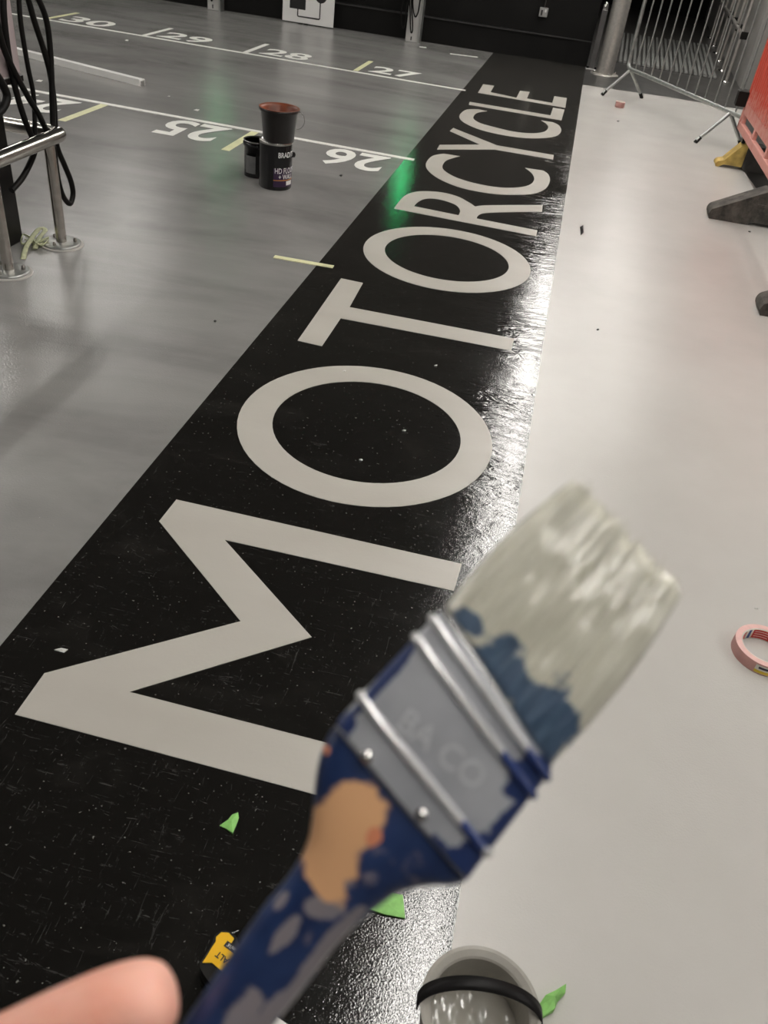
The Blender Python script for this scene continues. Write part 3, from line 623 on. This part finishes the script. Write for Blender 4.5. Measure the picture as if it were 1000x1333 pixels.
# print on the case: word and a dark panel with the length
O0 = g(281.5, 1243, tz); T1 = g(294, 1252.5, tz)
ux = (O0 - T1).normalized(); uy = Vector((0, 0, 1)).cross(ux)
def tprint(s, anchor_end, hgt, wsc, mat, nm, bold=.01):
    vs, fs, asp = text_geo(s, bold); w = hgt * asp * wsc
    m = MB(); m.add([tuple(anchor_end + ux * ((u - 1) * w) + uy * (v * hgt) + Vector((0, 0, .0012))) for u, v in vs], fs); return m.build(nm, mat, tm)
tprint('DEWALT', g(284.5, 1238, tz), .0105, .95, 'print', 'lettering', .02)
pa = g(291, 1231.5, tz)
pm = MB(); q = [pa, pa - ux * .034, pa - ux * .034 - uy * -.010, pa + uy * .010]
pm.add([tuple(v + Vector((0, 0, .0008))) for v in (pa, pa + uy * -.0105, pa - ux * .034 + uy * -.0105, pa - ux * .034)], [(0, 1, 2, 3)]); pm.build('length_panel', 'print', tm)
tprint("5m/16'", pa - ux * .004 + uy * -.0085, .0065, .8, 'wtext', 'lettering', .008)
h0 = g(300, 1216, .02); h1 = g(311, 1211, .02)
MB().tube([h0, h1], .0012, 6).build('hook', 'lid', tm)
# ================================================================== paint pot at the bottom
pz = .165; pc = g(626, 1313, pz); pr = .0915
pt = thing('paint_pot', 'grey paint pot with wet grey paint and a black strap handle', 'paint pot', (pc.x, pc.y, .0015))
c = (pc.x, pc.y, 0)
MB().lathe([(pr * .80, .002), (pr * .82, .006), (pr, pz - .006), (pr + .002, pz), (pr - .004, pz + .001), (pr - .013, pz - .003), (pr - .016, pz - .006), (pr - .018, pz - .04), (pr * .79, pz - .08), (pr * .76, .02), (0, .012)], c, 72, False).build('pail', 'pot', pt)
MB().lathe([(pr * .80, pz - .072), (pr * .6, pz - .0725), (0, pz - .073)], c, 48, True, False).build('wet_paint', 'wet', pt)
hx = (g(704, 1330, pz) - g(549, 1306, pz)).normalized(); hx.z = 0; hy = Vector((-hx.y, hx.x, 0))
m = MB(); vs = []; NH = 28
for k in range(NH + 1):
    t = math.pi * k / NH; rr = pr + .004
    ctr = Vector((pc.x, pc.y, pz - .012)) - hx * rr * math.cos(t) + (Vector((0, 0, 1)) * .045 + hy * .021) * math.sin(t)
    rad = (-hx * math.cos(t) + Vector((0, 0, 1)) * math.sin(t)).normalized()
    for o1, o2 in ((-.0105, 0), (.0105, 0), (.0105, .0022), (-.0105, .0022)): vs.append(tuple(ctr + (hy * 1).normalized() * o1 + rad * o2))
fs = [(4 * i + j, 4 * i + (j + 1) % 4, 4 * i + 4 + (j + 1) % 4, 4 * i + 4 + j) for i in range(NH) for j in range(4)]
m.add(vs, fs, True); m.build('strap_handle', 'pot_strap', pt)
# ================================================================== paint brush held in front of the camera
def cam2w(x, y, z): return CR * x + CU * y + CF * z
BA = cam2w(.648, .762, .10).normalized()                # along the brush, handle to tip
BWt = cam2w(.70, -.70, -.20); BW = (BWt - BA * BWt.dot(BA)).normalized()   # across, to the lower right
BN = BW.cross(BA).normalized()
if BN.dot(CF) > 0: BN = -BN
BO = cp(578, 976, .262)
def bl(px, py):
    d = ray(px, py); t = (BO - CAM).dot(BN) / d.dot(BN); q = CAM + d * t - BO; return (q.dot(BA), q.dot(BW))
BM = Matrix((( BA.x, BW.x, BN.x, BO.x), (BA.y, BW.y, BN.y, BO.y), (BA.z, BW.z, BN.z, BO.z), (0, 0, 0, 1)))
br = thing('paint_brush', 'blue handled paint brush with steel ferrule and bristles full of cream paint', 'paint brush', (0, 0, 0)); br.matrix_world = BM
def loc(m): m.local = True; return m
def sect(L, R, hz, n=28, e=2.6, zo=0):
    """rounded flat cross-section from outline pixel L to outline pixel R"""
    (s0, t0), (s1, t1) = bl(*L), bl(*R); cs, ct = (s0 + s1) / 2, (t0 + t1) / 2; ds, dt = (s1 - s0) / 2, (t1 - t0) / 2; out = []
    for k in range(n):
        a = 2 * math.pi * k / n; c, s = math.cos(a), math.sin(a)
        u = math.copysign(abs(c) ** (2 / e), c); v = math.copysign(abs(s) ** (2 / e), s)
        out.append((cs + ds * u, ct + dt * u, v * hz + zo))
    return out
def loft(secs, smooth=True, n=28):
    m = loc(MB()); vs = [v for s in secs for v in s]
    fs = [(i * n + k, i * n + (k + 1) % n, (i + 1) * n + (k + 1) % n, (i + 1) * n + k) for i in range(len(secs) - 1) for k in range(n)]
    m.add(vs, fs, smooth); m.add(secs[0], [tuple(range(n))[::-1]]); m.add(secs[-1], [tuple(range(n))]); return m
def patchmask(m, items, nz=.35, nscale=140):
    """worn spots of a given place, size and outline noise; items (s, t, rs, rt, angle)"""
    tot = None; nse = m.math('MULTIPLY', m.math('SUBTRACT', m.noise(nscale, 4, None, .6), .5), nz * 4)
    for (px, py, r1, r2, ang) in items:
        s, t = bl(px, py); k = .262 / FPX
        mp = m.n('ShaderNodeMapping'); mp.vector_type = 'TEXTURE'; mp.inputs['Location'].default_value = (s, t, 0); mp.inputs['Rotation'].default_value = (0, 0, ang)
        mp.inputs['Scale'].default_value = (r1 * k, r2 * k, 1e3); m.l(m.tc.outputs['Object'], mp.inputs['Vector'])
        ln = m.n('ShaderNodeVectorMath', operation='LENGTH'); m.l(mp.outputs[0], ln.inputs[0])
        f = m.ramp(m.math('ADD', ln.outputs['Value'], nse), 1.12, .92)
        tot = f if tot is None else m.math('MAXIMUM', tot, f)
    return tot
def M_handle():
    m = Mat('blue_handle_paint', (.012, .035, .13), .32)
    c = m.mix(m.ramp(m.noise(70, 4), .35, .75), (.010, .021, .070), (.022, .044, .125))
    c = m.mix(m.math('MULTIPLY', m.ramp(m.noise(55, 4, None, .65), .60, .70), .55), c, (.34, .28, .27))
    c = m.mix(m.math('MULTIPLY', .65, patchmask(m, [(378, 1205, 30, 8, 0), (372, 1165, 14, 7, 0), (425, 1172, 30, 14, .9), (325, 1305, 34, 18, 0), (450, 1200, 40, 8, .1), (405, 1258, 60, 9, 0), (355, 1310, 50, 10, 0)], .6, 90)), c, (.30, .26, .25))
    c = m.mix(patchmask(m, [(448, 1075, 62, 40, .1), (462, 1050, 34, 34, 0), (430, 1140, 18, 34, .1), (440, 1105, 22, 34, .2)], .22), c, (.66, .37, .19))
    c = m.mix(patchmask(m, [(490, 1083, 12, 9, 0), (428, 975, 5, 7, 0)], .35), c, (.60, .22, .12))
    m.color(c); return m.m
def M_ferrule():
    m = Mat('steel_ferrule', (.55, .55, .57), .33, 1)
    f = patchmask(m, [(668, 1075, 70, 24, 0), (610, 1120, 52, 30, .2), (690, 1010, 40, 26, .1), (505, 880, 60, 9, 0), (440, 955, 30, 16, 0), (560, 1105, 24, 18, 0)], .42, 120)
    m.color(m.mix(f, m.mix(m.ramp(m.noise(60, 3), .3, .7), (.40, .41, .44), (.50, .51, .54)), (.016, .032, .11)))
    m.l(m.ramp(f, 0, 1, .35, 0), m.b.inputs['Metallic']); m.rough(m.ramp(m.noise(90, 3), .3, .7, .30, .42)); return m.m
def M_bristle():
    m = Mat('paint_loaded_bristles', (.5, .48, .41), .2)
    sx = m.n('ShaderNodeSeparateXYZ'); m.l(m.tc.outputs['Object'], sx.inputs[0])
    st = m.noise(1, 3, m.mapped((50, 800, 200)), .6)
    f = patchmask(m, [(652, 880, 40, 60, .1), (690, 940, 62, 46, .1), (700, 975, 40, 24, 0), (612, 815, 14, 24, 0)], .5, 90)
    blue = m.mix(st, (.012, .03, .085), (.075, .14, .21))
    cr = m.mix(m.ramp(st, .3, .7), (.52, .50, .40), (.68, .66, .56))
    m.color(m.mix(f, cr, blue)); m.rough(m.ramp(f, 0, 1, .13, .45))
    n1 = m.bump(st, .5, .0012); m.b.inputs['Specular IOR Level'].default_value = .8; m.b.inputs['Coat Weight'].default_value = .8; m.b.inputs['Coat Roughness'].default_value = .1; m.bump(m.noise(110, 2, m.mapped((.28, 1.5, 1))), .8, .0036, n1); return m.m
def M_bead():
    m = Mat('bead_steel', (.72, .72, .73), .22, 1)
    f = patchmask(m, [(690, 1010, 52, 40, 0), (612, 1085, 20, 20, 0)], .42, 120)
    m.color(m.mix(f, (.80, .80, .80), (.03, .05, .16))); m.l(m.ramp(f, 0, 1, .5, 0), m.b.inputs['Metallic']); return m.m
MT['handle'] = M_handle(); MT['ferrule'] = M_ferrule(); MT['bristle'] = M_bristle(); MT['bead'] = M_bead(); MT['stamp'] = plain('stamped_steel_highlight', (.60, .61, .63), .35, .3, .1, 300)  # stamp is paler than the ferrule: highlights on its letters painted into the colour
HP = [((437, 944), (609, 1146), .0080), ((425, 962), (590, 1152), .0085), ((414, 995), (560, 1152), .0090), ((408, 1045), (523, 1160), .0090), ((402, 1092), (495, 1178), .0085),
      ((378, 1136), (468, 1200), .0080), ((340, 1183), (434, 1236), .0078), ((302, 1238), (398, 1284), .0080), ((262, 1297), (358, 1333), .0085), ((215, 1365), (310, 1392), .0085),
      ((150, 1460), (240, 1480), .0075), ((105, 1530), (185, 1548), .0062), ((95, 1560), (155, 1578), .0045)]
secs = [sect(L, R, h) for L, R, h in HP]
ce = [sum((Vector(v) for v in s), Vector()) / len(s) for s in (secs[-1],)][0]
secs.append([tuple(ce + (Vector(v) - ce) * .3 + Vector((-.002, 0, 0))) for v in secs[-1]])
def dense(secs, k=4):
    n = len(secs[0]); cols = [crom([s[i] for s in secs], k) for i in range(n)]; return [[tuple(cols[i][j]) for i in range(n)] for j in range(len(cols[0]))]
loft(dense(secs)).build('handle', 'handle', br)
FL = [((441, 938), (610, 1140), .0098), ((446, 931), (615, 1133), .0100), ((565, 803), (712, 1008), .0098), ((571, 796), (717, 1001), .0097)]
fer = loft([sect(L, R, h, 28, 5) for L, R, h in FL]).build('ferrule', 'ferrule', br)
def lerp(a, b, t): return (a[0] + (b[0] - a[0]) * t, a[1] + (b[1] - a[1]) * t)
def bead(t, w=.0016):
    L = lerp(FL[1][0], FL[3][0], t); R = lerp(FL[1][1], FL[3][1], t); s = sect(L, R, .0103, 28, 5)
    m = loc(MB()); m.tube([Vector(v) for v in s] + [Vector(s[0])], w, 8, False); return m.build('bead', 'bead', fer)
bead(.20); bead(.76); bead(.93)
for (px, py) in ((482, 981), (551, 1054)):
    s, t = bl(px, py); m = loc(MB()); m.lathe([(.0022, .0096), (.0022, .0104), (.0014, .0111), (.0003, .0114)], (s, t, 0), 16); m.build('rivet', 'chrome', fer)
vs, fs, asp = text_geo('BA CO', .012)
m = loc(MB()); (sa, ta), (sb, tb) = bl(517, 945), bl(617, 1025); dv = Vector((sb - sa, tb - ta)); L_ = dv.length; du = dv.normalized(); dw = Vector((-du.y, du.x))
if dw.x < 0: dw = -dw
m.add([(sa + du.x * u * L_ + dw.x * v * .008, ta + du.y * u * L_ + dw.y * v * .008, .0102) for u, v in vs], fs); m.build('stamped_mark', 'stamp', fer)
# bristles: one ridged wedge of hair with an uneven end, and loose hairs
random.seed(5)
def bristle_block():
    m = loc(MB()); NV, NU = 90, 26; bL, bR = bl(580, 790), bl(715, 1000); tL, tR = bl(748, 622), bl(889, 772)
    col = [random.uniform(-1, 1) for _ in range(NV + 1)]; ends = [random.uniform(-.035, .02) + .03 * mnoise.noise((i * .12, 3, 0)) for i in range(NV + 1)]
    front = []; back = []
    for i in range(NU + 1):
        u = i / NU; rf = []; rb = []
        for j in range(NV + 1):
            v = j / NV; uu = u * (1 + ends[j]); bow = .0025 * math.sin(math.pi * u)
            s = (bL[0] * (1 - v) + bR[0] * v) * (1 - uu) + (tL[0] * (1 - v) + tR[0] * v) * uu
            t = (bL[1] * (1 - v) + bR[1] * v) * (1 - uu) + (tL[1] * (1 - v) + tR[1] * v) * uu + bow * (2 * v - 1)
            edge = (1 - abs(2 * v - 1) ** 6) ** .5; th = (.0088 * (1 - u) + .0042 * u + .0012 * math.sin(math.pi * u)) * max(edge, .02)
            if u > .93: th *= 1 - .55 * (u - .93) / .07
            rg = .00028 * col[j] * min(1, u * 5) + .0007 * mnoise.noise((s * 90, t * 160, 1)) * u
            rf.append((s, t, th + rg)); rb.append((s, t, -th - rg))
        front.append(rf); back.append(rb)
    W_ = NV + 1; V = [p for r in front for p in r] + [p for r in back for p in r]; off = W_ * (NU + 1); F = []
    for i in range(NU):
        for j in range(NV):
            a = i * W_ + j; F.append((a, a + 1, a + W_ + 1, a + W_)); F.append((off + a, off + a + W_, off + a + W_ + 1, off + a + 1))
        a = i * W_; F.append((a, a + W_, off + a + W_, off + a)); a = i * W_ + NV; F.append((a, off + a, off + a + W_, a + W_))
    for j in range(NV):
        a = NU * W_ + j; F.append((a, a + 1, off + a + 1, off + a)); F.append((j, off + j, off + j + 1, j + 1))
    m.add(V, F, True); return m.build('bristles', 'bristle', br)
bb = bristle_block()
hm = loc(MB()); bL, bR = bl(583, 786), bl(712, 996); tL, tR = bl(748, 622), bl(889, 772)
for k in range(150):
    v = random.random(); u0 = random.uniform(0, .55); u1 = random.uniform(.93, 1.05); dz = random.choice((-1, 1)); pts = []
    dv_ = random.uniform(-.02, .02)
    for i in range(5):
        u = u0 + (u1 - u0) * i / 4; vv = min(1, max(0, v + dv_ * i / 4)); b_ = Vector(bL).lerp(Vector(bR), vv); t_ = Vector(tL).lerp(Vector(tR), vv); q = b_.lerp(t_, u)
        th = (.0088 * (1 - u) + .0042 * u) * max((1 - abs(2 * vv - 1) ** 6) ** .5, .05) + .0008
        pts.append(Vector((q.x, q.y, dz * th)))
    hm.tube(pts, [.00035, .00035, .0003, .00025, .0001], 4)
ho = hm.build('loose_hairs', 'bristle', br); ho['kind'] = 'stuff'
# ================================================================== hand holding the brush (thumb in view, the rest below the frame)
def hw(px, py, off):
    """point at a pixel, off metres in front (+) or behind (-) of the brush plane"""
    s, t = bl(px, py); q = BM @ Vector((s, t, 0)); d = (CAM - q).normalized(); return q + d * off
K = FPX / .25
joints = {'wrist': (hw(-330, 1830, -.030), .026), 'palm': (hw(-190, 1640, -.026), .030), 'palm2': (hw(-60, 1590, -.030), .026),
          'fore': (hw(-560, 2250, -.02), .034), 'arm': (hw(-800, 2800, .0), .042),
          'th0': (hw(-230, 1560, -.004), .019), 'th1': (hw(-110, 1450, .008), .0165), 'th2': (hw(30, 1375, .014), .0150), 'th3': (hw(140, 1322, .015), .0145), 'th4': (hw(203, 1298, .014), .0130), 'th5': (hw(229, 1287, .0132), .0078)}
edges = [('arm', 'fore'), ('fore', 'wrist'), ('wrist', 'palm'), ('palm', 'palm2'), ('palm', 'th0'), ('th0', 'th1'), ('th1', 'th2'), ('th2', 'th3'), ('th3', 'th4'), ('th4', 'th5')]
fing = [((-20, 1520), (150, 1435), (290, 1430), (330, 1470), (268, 1492)), ((-10, 1590), (140, 1520), (265, 1515), (300, 1552), (236, 1572)), ((-10, 1660), (110, 1610), (225, 1605), (258, 1640), (190, 1655)), ((-20, 1730), (80, 1695), (170, 1692), (200, 1722), (140, 1735))]
for i, P in enumerate(fing):
    offs = (-.030, -.032, -.026, -.004, .016); rr = (.0105, .0098, .0090, .0084, .0074)
    prev = 'palm2'
    for k, (p, o_, r_) in enumerate(zip(P, offs, rr)):
        nm = 'f%d%d' % (i, k); joints[nm] = (hw(*p, o_), r_ * (1 - .05 * i)); edges.append((prev, nm)); prev = nm
hroot = thing('hand', 'bare hand gripping the brush handle with its thumb', 'hand', tuple(joints['palm'][0]))
me = bpy.data.meshes.new('hand'); keys = list(joints); org = Vector(joints['palm'][0])
me.from_pydata([tuple(joints[k][0] - org) for k in keys], [(keys.index(a), keys.index(b)) for a, b in edges], []); me.update()
hs = bpy.data.objects.new('hand_skin', me); COL.objects.link(hs); hs.parent = hroot
sk = hs.modifiers.new('skin', 'SKIN'); sk.use_smooth_shade = True
for k, v in zip(keys, me.skin_vertices[0].data):
    v.radius = (joints[k][1], joints[k][1]); v.use_root = (k == 'palm')
sb_ = hs.modifiers.new('sub', 'SUBSURF'); sb_.levels = 2; sb_.render_levels = 2
me.materials.append(MT['skin'])
